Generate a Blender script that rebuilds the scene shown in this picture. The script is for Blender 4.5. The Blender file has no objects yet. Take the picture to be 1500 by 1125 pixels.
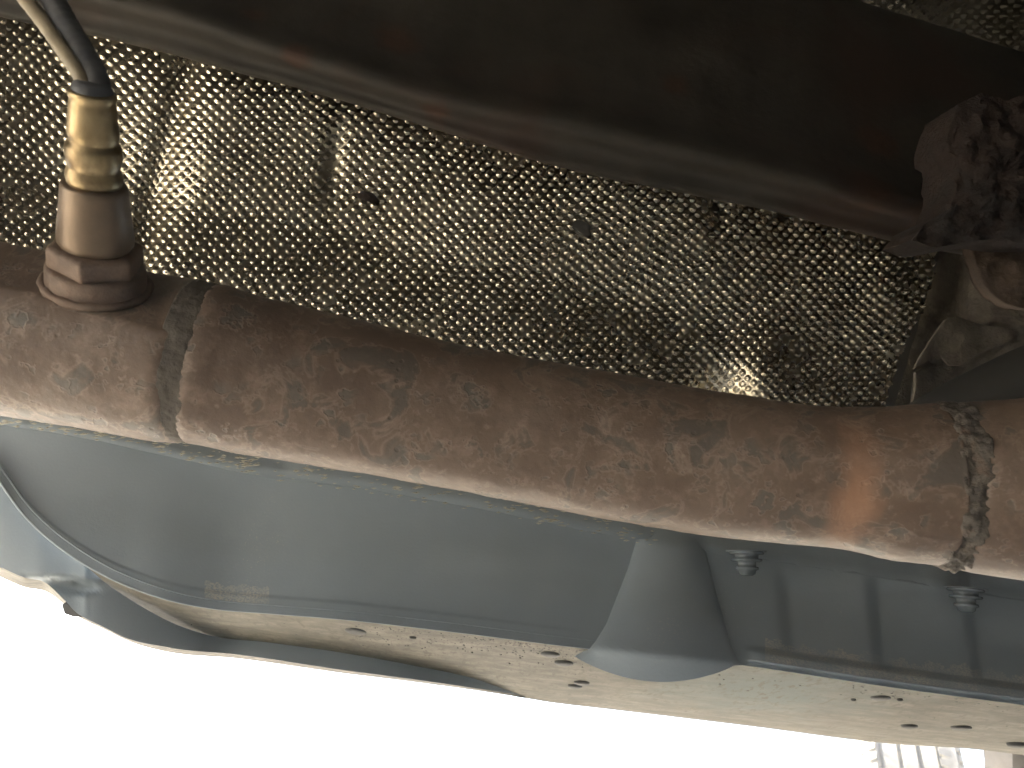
import bpy, math, random
import numpy as np
from mathutils import Vector, noise as mnoise

random.seed(7)
rng = np.random.default_rng(7)
S = bpy.context.scene
COL = S.collection

# ------------------------------------------------------------------ camera
PITCH, ROLL = math.radians(33.0), math.radians(6.5)
F = 1133.0                                   # focal length in photograph pixels
CAM = np.array([0.0, 0.0, 0.12])
f_ = np.array([0, math.cos(PITCH), math.sin(PITCH)])
r0 = np.array([1.0, 0, 0])
u0 = np.array([0, -math.sin(PITCH), math.cos(PITCH)])
r_ = math.cos(ROLL) * r0 + math.sin(ROLL) * u0
u_ = math.cos(ROLL) * u0 - math.sin(ROLL) * r0
cam = bpy.data.cameras.new('camera')
cam.sensor_width = 36.0
cam.lens = F / 1500 * 36
cam.clip_start, cam.clip_end = 0.01, 500
cam.dof.use_dof = True
cam.dof.focus_distance = 0.42
cam.dof.aperture_fstop = 20.0
cam_o = bpy.data.objects.new('camera', cam)
COL.objects.link(cam_o)
from mathutils import Matrix
cam_o.matrix_world = Matrix(((r_[0], u_[0], -f_[0], CAM[0]), (r_[1], u_[1], -f_[1], CAM[1]),
                             (r_[2], u_[2], -f_[2], CAM[2]), (0, 0, 0, 1)))
S.camera = cam_o

# ------------------------------------------------------------------ light
SUN_EL, SUN_AZ = math.radians(42), math.radians(-50)      # azimuth from +Y towards +X
w = bpy.data.worlds.new('World')
S.world = w
w.use_nodes = True
nt = w.node_tree
sky = nt.nodes.new('ShaderNodeTexSky')
sky.sky_type = 'NISHITA'
sky.sun_disc = False
sky.sun_elevation = SUN_EL
sky.sun_rotation = SUN_AZ
sky.dust_density = 2.0
nt.links.new(sky.outputs[0], nt.nodes['Background'].inputs[0])
nt.nodes['Background'].inputs[1].default_value = 0.15
sl = bpy.data.lights.new('sun', 'SUN')
sl.energy = 5.0
sl.angle = math.radians(0.5)
sl.color = (1.0, 0.92, 0.78)
so = bpy.data.objects.new('sun', sl)
COL.objects.link(so)
sd = Vector((math.sin(SUN_AZ) * math.cos(SUN_EL), math.cos(SUN_AZ) * math.cos(SUN_EL), math.sin(SUN_EL)))
so.rotation_euler = sd.to_track_quat('Z', 'Y').to_euler()
so.location = (0, 0, 5)
S.view_settings.view_transform = 'Standard'
S.view_settings.look = 'None'
S.view_settings.gamma = 1
S.view_settings.exposure = 3.05
S.cycles.max_bounces = 10
S.cycles.diffuse_bounces = 6
S.cycles.glossy_bounces = 5
S.cycles.sample_clamp_indirect = 20

# ------------------------------------------------------------------ helpers
def P(u, v, d):
    """world point seen along photograph pixel (u, v) at depth d"""
    u, v, d = np.broadcast_arrays(np.asarray(u, float), np.asarray(v, float), np.asarray(d, float))
    x = (u - 750) / F
    y = -(v - 562.5) / F
    return CAM + d[..., None] * (f_ + x[..., None] * r_ + y[..., None] * u_)

def dplane(u, v, z):
    """depth at which pixel (u, v) meets the level plane at height z"""
    x = (np.asarray(u, float) - 750) / F
    y = -(np.asarray(v, float) - 562.5) / F
    dz = f_[2] + x * r_[2] + y * u_[2]
    return (z - CAM[2]) / np.maximum(dz, 0.02)

def smooth(xs, ks):
    """smooth interpolation through (x, y...) knots: Catmull-Rom in x"""
    ks = np.array(ks, float)
    kx, ky = ks[:, 0], ks[:, 1:]
    m = np.gradient(ky, kx, axis=0)
    xs = np.clip(np.asarray(xs, float), kx[0], kx[-1])
    i = np.clip(np.searchsorted(kx, xs, side='right') - 1, 0, len(kx) - 2)
    h = (kx[i + 1] - kx[i])
    t = ((xs - kx[i]) / h)[..., None]
    h = h[..., None]
    r = ((2 * t**3 - 3 * t**2 + 1) * ky[i] + (t**3 - 2 * t**2 + t) * h * m[i]
         + (-2 * t**3 + 3 * t**2) * ky[i + 1] + (t**3 - t**2) * h * m[i + 1])
    return r[..., 0] if r.shape[-1] == 1 else r

def sstep(a, b, x):
    t = np.clip((x - a) / (b - a), 0, 1)
    return t * t * (3 - 2 * t)

def vnoise(p, scale, seed=0.0, octaves=3):
    """fractal noise at an array of points (n,3)"""
    q = p.reshape(-1, 3) * scale + seed
    out = np.array([mnoise.fractal(Vector(c), 0.9, 2.0, octaves) for c in q])
    return out.reshape(p.shape[:-1])

def tag(o, label=None, cat=None, group=None, kind=None):
    if label: o['label'] = label
    if cat: o['category'] = cat
    if group: o['group'] = group
    if kind: o['kind'] = kind
    return o

def thing(name, label, cat, loc, group=None):
    o = bpy.data.objects.new(name, None)
    o.empty_display_size = 0.02
    COL.objects.link(o)
    o.location = loc
    return tag(o, label, cat, group)

def obj(name, verts, faces, mat, parent=None, smooth_shade=True, origin=None):
    verts = np.asarray(verts, float).reshape(-1, 3)
    if parent is not None:
        chain = np.zeros(3)
        p = parent
        while p is not None:
            chain = chain + np.array(p.location)
            p = p.parent
        base = chain
    else:
        base = np.array(origin if origin is not None else verts.mean(0))
    loc = np.zeros(3)
    if parent is None:
        loc = base
    me = bpy.data.meshes.new(name)
    me.from_pydata((verts - base).tolist(), [], [tuple(int(i) for i in f) for f in faces])
    if smooth_shade:
        me.polygons.foreach_set('use_smooth', [True] * len(me.polygons))
    me.materials.append(mat)
    me.update()
    o = bpy.data.objects.new(name, me)
    COL.objects.link(o)
    o.location = loc
    if parent is not None:
        o.parent = parent
    return o

def grid_faces(n, m, wrap_m=False, mask=None):
    fs = []
    mm = m if wrap_m else m - 1
    i, j = np.meshgrid(np.arange(n - 1), np.arange(mm), indexing='ij')
    a = i * m + j
    b = i * m + (j + 1) % m
    c = (i + 1) * m + (j + 1) % m
    d = (i + 1) * m + j
    f = np.stack([a, b, c, d], -1).reshape(-1, 4)
    if mask is not None:
        f = f[mask.reshape(-1)]
    return f

def sheet(name, G, mat, parent=None, thick=0.0, **k):
    """a grid (n,m,3) as a sheet; with thick it gets a solidify modifier"""
    n, m = G.shape[:2]
    o = obj(name, G, grid_faces(n, m), mat, parent, **k)
    if thick:
        s = o.modifiers.new('thickness', 'SOLIDIFY')
        s.thickness = thick
        s.offset = 0
    return o

def frame_rings(C):
    """tangent and two normals along a polyline"""
    T = np.gradient(C, axis=0)
    T /= np.linalg.norm(T, axis=1)[:, None]
    ref = -f_
    N = ref - (T @ ref)[:, None] * T
    N /= np.linalg.norm(N, axis=1)[:, None]
    B = np.cross(T, N)
    return T, N, B

def tube_grid(C, R, nseg):
    T, N, B = frame_rings(C)
    a = np.linspace(0, 2 * math.pi, nseg, endpoint=False)
    R = np.asarray(R, float)
    if R.ndim == 0:
        R = np.full(len(C), float(R))
    return C[:, None, :] + R[:, None, None] * (np.cos(a)[None, :, None] * N[:, None, :] + np.sin(a)[None, :, None] * B[:, None, :])

def tube(name, C, R, nseg, mat, parent=None, disp=None, caps=True, **k):
    G = tube_grid(C, R, nseg)
    if disp is not None:
        G = disp(G, C)
    n, m = G.shape[:2]
    fs = [tuple(f) for f in grid_faces(n, m, True)]
    if caps:
        fs += [tuple(range(m))[::-1], tuple(range((n - 1) * m, n * m))]
    return obj(name, G, fs, mat, parent, **k)

def lathe(name, base, axis, prof, nseg, mat, parent=None, side=None, hexa=False, caps=True, smooth_shade=True):
    """profile of (height, radius) turned about an axis"""
    axis = np.array(axis, float) / np.linalg.norm(axis)
    e1 = np.cross(axis, side if side is not None else f_)
    e1 /= np.linalg.norm(e1)
    e2 = np.cross(axis, e1)
    a = np.linspace(0, 2 * math.pi, nseg, endpoint=False) + (-0.27 if hexa else 0)
    rows = []
    for h, r in prof:
        rows.append(np.array(base) + axis * h + r * (np.cos(a)[:, None] * e1 + np.sin(a)[:, None] * e2))
    G = np.array(rows)
    n, m = G.shape[:2]
    fs = [tuple(f) for f in grid_faces(n, m, True)]
    if caps:
        fs += [tuple(range(m))[::-1], tuple(range((n - 1) * m, n * m))]
    o = obj(name, G, fs, mat, parent, smooth_shade=smooth_shade)
    return o

def bevel(o, wd, seg=2, ang=35):
    b = o.modifiers.new('bevel', 'BEVEL')
    b.width = wd
    b.segments = seg
    b.limit_method = 'ANGLE'
    b.angle_limit = math.radians(ang)
    return o

def slab(name, pts, d_front, thick, mat, parent=None, bev=0.0015, bulge=0.0, rough=0.0, nring=6, rscale=60, **k):
    """solid plate: pixel outline pts (u, v) at depth d_front(u, v), real thickness away from the viewer"""
    pts = np.array(pts, float)
    c = pts.mean(0)
    rings = np.linspace(0, 1, nring + 1)[1:]
    # densify outline
    q = []
    for i in range(len(pts)):
        a, b = pts[i], pts[(i + 1) % len(pts)]
        steps = max(1, int(np.linalg.norm(b - a) / 9))
        for s in range(steps):
            q.append(a + (b - a) * s / steps)
    q = np.array(q)
    m = len(q)
    V, Fs = [], []
    uv = [c] + [c + (q - c) * r for r in rings]
    front = [P(c[0], c[1], d_front(c[0], c[1]) - bulge)[None]]
    for r in rings:
        pp = c + (q - c) * r
        dd = d_front(pp[:, 0], pp[:, 1]) - bulge * (1 - r**2.2) 
        front.append(P(pp[:, 0], pp[:, 1], dd))
    V = np.concatenate(front)
    if rough:
        V = V - f_ * (vnoise(V, rscale, 3.1, 5) * rough)[:, None]
    nf = len(V)
    for j in range(m):
        Fs.append((0, 1 + (j + 1) % m, 1 + j))
    for r in range(len(rings) - 1):
        for j in range(m):
            a = 1 + r * m + j
            b = 1 + r * m + (j + 1) % m
            Fs.append((a, b, b + m, a + m))
    # back outline
    last = V[nf - m:nf]
    away = (last - CAM) / np.linalg.norm(last - CAM, axis=1)[:, None]
    back = last + f_ * thick
    V = np.concatenate([V, back])
    for j in range(m):
        a = nf - m + j
        b = nf - m + (j + 1) % m
        Fs.append((a, b, nf + (j + 1) % m, nf + j))
    Fs.append(tuple(range(nf, nf + m))[::-1])
    o = obj(name, V, Fs, mat, parent, **k)
    if bev:
        bevel(o, bev, 2, 50)
    return o

# ------------------------------------------------------------------ materials
def new_mat(name):
    m = bpy.data.materials.new(name)
    m.use_nodes = True
    t = m.node_tree
    return m, t, t.nodes['Principled BSDF']

class NB:
    def __init__(s, t):
        s.t = t
        s.co = t.nodes.new('ShaderNodeTexCoord').outputs['Object']
    def noise(s, scale, detail=6, rough=0.6, stretch=None, dist=0.0):
        n = s.t.nodes.new('ShaderNodeTexNoise')
        n.inputs['Scale'].default_value = scale
        n.inputs['Detail'].default_value = detail
        n.inputs['Roughness'].default_value = rough
        n.inputs['Distortion'].default_value = dist
        if stretch:
            mp = s.t.nodes.new('ShaderNodeMapping')
            mp.inputs['Scale'].default_value = stretch
            s.t.links.new(s.co, mp.inputs[0])
            s.t.links.new(mp.outputs[0], n.inputs['Vector'])
        else:
            s.t.links.new(s.co, n.inputs['Vector'])
        return n.outputs['Fac']
    def voro(s, scale, feature='F1', rnd=1.0, warp=None):
        n = s.t.nodes.new('ShaderNodeTexVoronoi')
        n.feature = feature
        n.inputs['Scale'].default_value = scale
        n.inputs['Randomness'].default_value = rnd
        if warp:
            nz = s.t.nodes.new('ShaderNodeTexNoise')
            nz.inputs['Scale'].default_value = warp[0]
            s.t.links.new(s.co, nz.inputs['Vector'])
            mx = s.t.nodes.new('ShaderNodeMix')
            mx.data_type = 'RGBA'
            mx.blend_type = 'ADD'
            mx.inputs[0].default_value = warp[1]
            s.t.links.new(s.co, mx.inputs[6])
            s.t.links.new(nz.outputs['Color'], mx.inputs[7])
            s.t.links.new(mx.outputs[2], n.inputs['Vector'])
        else:
            s.t.links.new(s.co, n.inputs['Vector'])
        return n.outputs
    def ramp(s, fac, stops):
        r = s.t.nodes.new('ShaderNodeValToRGB')
        el = r.color_ramp.elements
        while len(el) < len(stops):
            el.new(0.5)
        for e, (p, c) in zip(el, stops):
            e.position = p
            e.color = (*c, 1) if not isinstance(c, (int, float)) else (c, c, c, 1)
        s.t.links.new(fac, r.inputs[0])
        return r.outputs[0]
    def mix(s, fac, a, b, mode='MIX'):
        m = s.t.nodes.new('ShaderNodeMix')
        m.data_type = 'RGBA'
        m.blend_type = mode
        for sock, v in ((0, fac), (6, a), (7, b)):
            if isinstance(v, bpy.types.NodeSocket):
                s.t.links.new(v, m.inputs[sock])
            elif isinstance(v, (int, float)):
                m.inputs[sock].default_value = v if sock == 0 else (v, v, v, 1)
            else:
                m.inputs[sock].default_value = (*v, 1)
        return m.outputs[2]
    def math(s, op, a, b):
        m = s.t.nodes.new('ShaderNodeMath')
        m.operation = op
        for i, v in enumerate((a, b)):
            if isinstance(v, bpy.types.NodeSocket):
                s.t.links.new(v, m.inputs[i])
            else:
                m.inputs[i].default_value = v
        return m.outputs[0]
    def bump(s, h, strength, dist):
        b = s.t.nodes.new('ShaderNodeBump')
        b.inputs['Strength'].default_value = strength
        b.inputs['Distance'].default_value = dist
        s.t.links.new(h, b.inputs['Height'])
        return b.outputs[0]

def mat_rust_pipe():
    m, t, b = new_mat('rusted_exhaust_steel')
    n = NB(t)
    big = n.noise(14, 5, 0.6)
    col = n.ramp(big, [(0.3, (0.112, 0.074, 0.052)), (0.5, (0.156, 0.107, 0.076)), (0.7, (0.198, 0.143, 0.105))])
    mid = n.noise(90, 6, 0.65)
    col = n.mix(n.ramp(mid, [(0.52, 0.0), (0.72, 0.55)]), col, (0.31, 0.23, 0.175))
    fine = n.noise(260, 5, 0.7)
    col = n.mix(n.ramp(fine, [(0.5, 0.0), (0.75, 0.5)]), col, (0.10, 0.075, 0.06))
    col = n.mix(n.ramp(n.noise(150, 4, 0.7), [(0.60, 0.0), (0.75, 0.6)]), col, (0.34, 0.27, 0.21))
    pm = n.noise(58, 4, 0.6, dist=0.6)
    col = n.mix(n.ramp(pm, [(0.53, 0.0), (0.56, 0.45), (0.585, 0.0)]), col, (0.30, 0.235, 0.18))
    col = n.mix(n.ramp(pm, [(0.565, 0.0), (0.62, 0.7)]), col, (0.098, 0.088, 0.074))
    # grey scabs with pale rims
    v = n.voro(95, warp=(220, 0.016))
    gate = n.ramp(n.noise(70, 3, 0.5), [(0.44, 0.0), (0.60, 0.75)])
    scab = n.math('MULTIPLY', n.ramp(v['Distance'], [(0.26, 1.0), (0.38, 0.0)]), gate)
    rim = n.math('MULTIPLY', n.ramp(v['Distance'], [(0.26, 0.0), (0.38, 0.6), (0.46, 0.0)]), gate)
    col = n.mix(rim, col, (0.33, 0.26, 0.2))
    col = n.mix(scab, col, n.mix(n.noise(300, 3), (0.085, 0.075, 0.062), (0.15, 0.135, 0.115)))
    # orange highlight painted into the colour of the heat-tinted flare
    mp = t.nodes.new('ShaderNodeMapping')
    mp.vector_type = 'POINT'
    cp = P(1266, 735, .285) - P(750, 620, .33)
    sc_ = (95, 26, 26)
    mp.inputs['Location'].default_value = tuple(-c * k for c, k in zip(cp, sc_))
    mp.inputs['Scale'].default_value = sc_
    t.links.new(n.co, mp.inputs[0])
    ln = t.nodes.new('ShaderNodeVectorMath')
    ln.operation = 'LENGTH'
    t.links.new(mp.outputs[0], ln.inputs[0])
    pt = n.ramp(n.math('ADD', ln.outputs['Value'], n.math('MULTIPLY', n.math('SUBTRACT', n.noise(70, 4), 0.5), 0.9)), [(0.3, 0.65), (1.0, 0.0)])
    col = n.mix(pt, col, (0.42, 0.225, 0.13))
    # tiny pits
    pv = n.voro(210)
    pit = n.math('MULTIPLY', n.ramp(pv['Distance'], [(0.12, 1.0), (0.22, 0.0)]), n.ramp(n.noise(60, 2), [(0.56, 0.0), (0.66, 0.8)]))
    col = n.mix(n.math('MULTIPLY', pit, 0.7), col, (0.09, 0.065, 0.052))
    t.links.new(col, b.inputs['Base Color'])
    b.inputs['Roughness'].default_value = 0.48
    b.inputs['Specular IOR Level'].default_value = 0.5
    h = n.math('ADD', n.math('MULTIPLY', mid, 0.5), n.math('MULTIPLY', n.noise(420, 4, 0.6), 0.35))
    h = n.math('SUBTRACT', h, n.math('MULTIPLY', scab, 0.35))
    h = n.math('SUBTRACT', h, n.math('MULTIPLY', pit, 0.5))
    h = n.math('ADD', h, n.math('MULTIPLY', rim, 0.3))
    t.links.new(n.bump(h, 0.42, 0.0012), b.inputs['Normal'])
    return m

def mat_simple(name, c1, c2, scale, rough=0.6, metal=0.0, bump=0.2, bdist=0.001, c3=None, spec=0.5):
    m, t, b = new_mat(name)
    n = NB(t)
    f = n.noise(scale, 6, 0.62)
    col = n.ramp(f, [(0.32, c1), (0.68, c2)])
    if c3 is not None:
        col = n.mix(n.ramp(n.noise(scale * 0.37, 5, 0.6, dist=0.4), [(0.54, 0.0), (0.66, 1.0)]), col, c3)
    t.links.new(col, b.inputs['Base Color'])
    b.inputs['Roughness'].default_value = rough
    b.inputs['Metallic'].default_value = metal
    b.inputs['Specular IOR Level'].default_value = spec
    h = n.math('ADD', f, n.math('MULTIPLY', n.noise(scale * 6, 3), 0.4))
    t.links.new(n.bump(h, bump, bdist), b.inputs['Normal'])
    return m

def mat_alu():
    m, t, b = new_mat('embossed_aluminium')
    n = NB(t)
    f = n.noise(25, 5, 0.6)
    col = n.ramp(f, [(0.3, (0.58, 0.51, 0.38)), (0.7, (0.80, 0.73, 0.58))])
    dirt = n.ramp(n.noise(16, 6, 0.65, dist=0.5), [(0.56, 0.0), (0.78, 0.30)])
    col = n.mix(dirt, col, (0.26, 0.20, 0.14))
    t.links.new(col, b.inputs['Base Color'])
    b.inputs['Metallic'].default_value = 1.0
    t.links.new(n.ramp(n.noise(70, 4), [(0.3, 0.18), (0.7, 0.33)]), b.inputs['Roughness'])
    t.links.new(n.bump(n.noise(500, 3), 0.25, 0.0004), b.inputs['Normal'])
    return m

def mat_plastic():
    m, t, b = new_mat('glare_grey_tray_plastic')
    n = NB(t)
    f = n.noise(9, 5, 0.6)
    col = n.ramp(f, [(0.3, (0.235, 0.280, 0.312)), (0.7, (0.285, 0.330, 0.362))])  # veiling glare over dark plastic put into this lifted blue-grey
    sp = n.math('MULTIPLY', n.ramp(n.noise(900, 2, 0.5), [(0.62, 0.0), (0.75, 1.0)]), n.ramp(n.noise(18, 4), [(0.55, 0.0), (0.7, 0.5)]))
    col = n.mix(sp, col, (0.55, 0.52, 0.45))
    t.links.new(col, b.inputs['Base Color'])
    b.inputs['Roughness'].default_value = 0.68
    t.links.new(n.bump(n.noise(700, 2), 0.2, 0.0004), b.inputs['Normal'])
    return m

def mat_dusty():
    m, t, b = new_mat('dust_caked_underside')
    n = NB(t)
    f = n.noise(70, 8, 0.75, stretch=(0.45, 1.2, 1))
    col = n.ramp(f, [(0.36, (0.075, 0.066, 0.049)), (0.5, (0.135, 0.121, 0.091)), (0.64, (0.215, 0.194, 0.150))])
    dn_ = t.nodes.new('ShaderNodeVectorMath')
    dn_.operation = 'DISTANCE'
    t.links.new(n.co, dn_.inputs[0])
    dn_.inputs[1].default_value = tuple(P(1120, 1005, .45) - P(750, 950, .42))
    g = n.ramp(n.math('ADD', n.math('MULTIPLY', dn_.outputs['Value'], 11.0), n.math('MULTIPLY', n.math('SUBTRACT', n.noise(28, 5), 0.5), 1.2)), [(0.2, 0.85), (1.0, 0.0)])
    col = n.mix(g, col, (0.125, 0.155, 0.142))
    sp = n.ramp(n.noise(330, 3, 0.6, stretch=(1, 0.4, 1)), [(0.54, 0.0), (0.62, 0.9)])
    sp = n.math('MULTIPLY', sp, n.ramp(n.noise(22, 3), [(0.36, 0.0), (0.56, 1.0)]))
    col = n.mix(sp, col, (0.09, 0.075, 0.055))
    t.links.new(col, b.inputs['Base Color'])
    b.inputs['Roughness'].default_value = 0.7
    t.links.new(n.bump(n.noise(500, 4), 0.3, 0.0006), b.inputs['Normal'])
    return m

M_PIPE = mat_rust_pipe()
M_WELD = mat_simple('grey_weld', (0.055, 0.047, 0.039), (0.165, 0.14, 0.112), 170, 0.7, 0.0, 0.9, 0.002, (0.19, 0.125, 0.09))
M_GROOVE = mat_simple('dark_weld', (0.062, 0.052, 0.042), (0.112, 0.094, 0.075), 90, 0.75, 0.0, 0.7, 0.0015)
M_ALU = mat_alu()
M_ALU_FAR = mat_simple('far_shield_aluminium', (0.42, 0.40, 0.33), (0.66, 0.62, 0.53), 40, 0.16, 1.0, 0.1, 0.0004)  # darker aluminium for the far heat shield
M_PLASTIC = mat_plastic()
M_DUSTY = mat_dusty()
def mat_walldust():
    m, t, b = new_mat('dusted_tray_plastic')
    n = NB(t)
    k = n.math('MULTIPLY', n.ramp(n.noise(900, 3, 0.7), [(0.40, 0.0), (0.58, 1.0)]), n.ramp(n.noise(60, 4, 0.6), [(0.32, 0.15), (0.62, 0.9)]))
    col = n.mix(k, (0.26, 0.305, 0.337), (0.50, 0.48, 0.42))  # dust over the same glare-lifted plastic grey
    t.links.new(col, b.inputs['Base Color'])
    b.inputs['Roughness'].default_value = 0.8
    t.links.new(n.bump(n.noise(900, 3), 0.4, 0.0005), b.inputs['Normal'])
    return m
M_WALLDUST = mat_walldust()
M_BEAM = mat_simple('dirty_dark_beam_paint', (0.028, 0.025, 0.020), (0.056, 0.048, 0.038), 26, 0.7, 0.0, 0.35, 0.002, (0.046, 0.031, 0.023), spec=0.3)
M_RUSTLUMP = mat_simple('heavy_red_rust', (0.015, 0.0092, 0.0068), (0.034, 0.020, 0.0135), 80, 0.9, 0.0, 0.9, 0.003, (0.014, 0.011, 0.009))
M_RUSTDARK = mat_simple('dark_blistered_rust', (0.035, 0.022, 0.016), (0.075, 0.044, 0.03), 90, 0.85, 0.0, 0.9, 0.002)
M_TAN = mat_simple('dirty_tan_sealant', (0.060, 0.049, 0.036), (0.125, 0.104, 0.076), 110, 0.85, 0.0, 0.9, 0.002, (0.050, 0.037, 0.027))
M_BUSH = mat_simple('cracked_orange_brown_rubber', (0.062, 0.042, 0.029), (0.115, 0.078, 0.052), 75, 0.85, 0.0, 0.9, 0.002, (0.05, 0.035, 0.026))
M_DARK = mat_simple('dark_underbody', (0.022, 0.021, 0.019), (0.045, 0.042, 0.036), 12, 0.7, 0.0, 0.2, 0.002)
M_GOLD = mat_simple('brassy_crimp_metal', (0.27, 0.20, 0.105), (0.46, 0.355, 0.205), 80, 0.4, 1.0, 0.35, 0.0006, (0.15, 0.105, 0.06))
M_BODYMETAL = mat_simple('heat_tinted_sensor_body', (0.155, 0.11, 0.074), (0.24, 0.178, 0.122), 50, 0.42, 0.55, 0.2, 0.0006)
M_NUT = mat_simple('rusty_pink_brown_nut', (0.13, 0.088, 0.062), (0.225, 0.158, 0.115), 110, 0.62, 0.15, 0.7, 0.001, (0.20, 0.125, 0.088))
M_WIRE_TAN = mat_simple('tan_wire_sleeve', (0.24, 0.20, 0.135), (0.36, 0.30, 0.205), 150, 0.55, 0.0, 0.3, 0.0005)
M_WIRE_DARK = mat_simple('slate_wire_sleeve', (0.055, 0.058, 0.062), (0.11, 0.11, 0.112), 150, 0.5, 0.0, 0.3, 0.0005)
M_ARM = mat_simple('dusty_grey_brown_casting', (0.10, 0.09, 0.08), (0.16, 0.145, 0.13), 30, 0.7)
M_BOLT = mat_simple('dark_oiled_bolt', (0.20, 0.235, 0.26), (0.27, 0.305, 0.33), 200, 0.22, 0.3, 0.3, 0.0005)
M_ZINC = mat_simple('dull_zinc', (0.30, 0.29, 0.26), (0.5, 0.48, 0.43), 200, 0.35, 0.9, 0.2, 0.0004)
M_NEAR_BLACK = mat_simple('near_black_plastic', (0.025, 0.025, 0.025), (0.04, 0.04, 0.038), 200, 0.6)
M_TYRE = mat_simple('glare_pale_tyre_rubber', (0.33, 0.31, 0.27), (0.46, 0.43, 0.375), 60, 0.8, 0.0, 0.3, 0.001)  # overexposure and glare put into the pale rubber colour
M_MUD = mat_simple('dried_mud', (0.34, 0.33, 0.27), (0.52, 0.50, 0.42), 300, 0.85)
M_GROUND = mat_simple('pale_dusty_concrete', (0.46, 0.43, 0.37), (0.56, 0.52, 0.45), 3, 0.9, 0.0, 0.3, 0.004)

# ------------------------------------------------------------------ setting: ground and car body overhead
g = obj('ground', [(-40, -40, 0), (40, -40, 0), (40, 40, 0), (-40, 40, 0)], [(0, 1, 2, 3)], M_GROUND, origin=(0, 0, 0))
tag(g, kind='structure')

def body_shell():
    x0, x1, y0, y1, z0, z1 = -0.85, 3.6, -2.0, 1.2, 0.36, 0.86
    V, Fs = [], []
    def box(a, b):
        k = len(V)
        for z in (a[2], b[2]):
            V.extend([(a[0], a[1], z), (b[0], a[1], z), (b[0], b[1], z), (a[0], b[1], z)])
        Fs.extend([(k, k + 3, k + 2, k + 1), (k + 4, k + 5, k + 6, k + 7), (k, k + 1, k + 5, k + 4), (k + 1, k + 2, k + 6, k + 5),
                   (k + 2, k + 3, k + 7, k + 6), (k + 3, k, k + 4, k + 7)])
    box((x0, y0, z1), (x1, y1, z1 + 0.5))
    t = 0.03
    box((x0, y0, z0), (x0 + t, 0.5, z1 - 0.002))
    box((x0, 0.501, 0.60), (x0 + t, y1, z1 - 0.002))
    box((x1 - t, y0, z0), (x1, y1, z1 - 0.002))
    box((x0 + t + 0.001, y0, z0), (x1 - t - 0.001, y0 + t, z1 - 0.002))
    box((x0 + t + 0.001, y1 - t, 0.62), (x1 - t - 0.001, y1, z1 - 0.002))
    # unseen low slabs added right of and behind the camera to block light
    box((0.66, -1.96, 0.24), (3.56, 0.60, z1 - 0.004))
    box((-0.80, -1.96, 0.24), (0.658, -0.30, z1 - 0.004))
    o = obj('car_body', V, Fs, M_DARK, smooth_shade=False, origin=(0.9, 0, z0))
    tag(o, 'dark hollow underside of the car body above everything else, with added light-blocking slabs', 'car body')
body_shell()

# ------------------------------------------------------------------ heat shields
def hash2(i, j, k=0):
    h = np.sin(i * 127.1 + j * 311.7 + k * 74.7) * 43758.5453
    return h - np.floor(h)

def inside(poly, u, v):
    poly = np.array(poly, float)
    c = np.zeros(u.shape, bool)
    j = len(poly) - 1
    for i in range(len(poly)):
        xi, yi = poly[i]
        xj, yj = poly[j]
        cond = ((yi > v) != (yj > v)) & (u < (xj - xi) * (v - yi) / (yj - yi + 1e-12) + xi)
        c ^= cond
        j = i
    return c

def dimples(u, v, sp0, sp1, ulen, slope0, slope1, H, flat):
    """embossing height at pixel-like sheet coordinates"""
    k = (sp1 - sp0) / ulen
    pu = np.log(1 + k * u / sp0) / k if abs(k) > 1e-9 else u / sp0
    vv = v - (slope0 * u + (slope1 - slope0) * u * u / (2 * ulen))
    spv = (sp0 + k * u) * 0.94
    return pu, vv / spv

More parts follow.
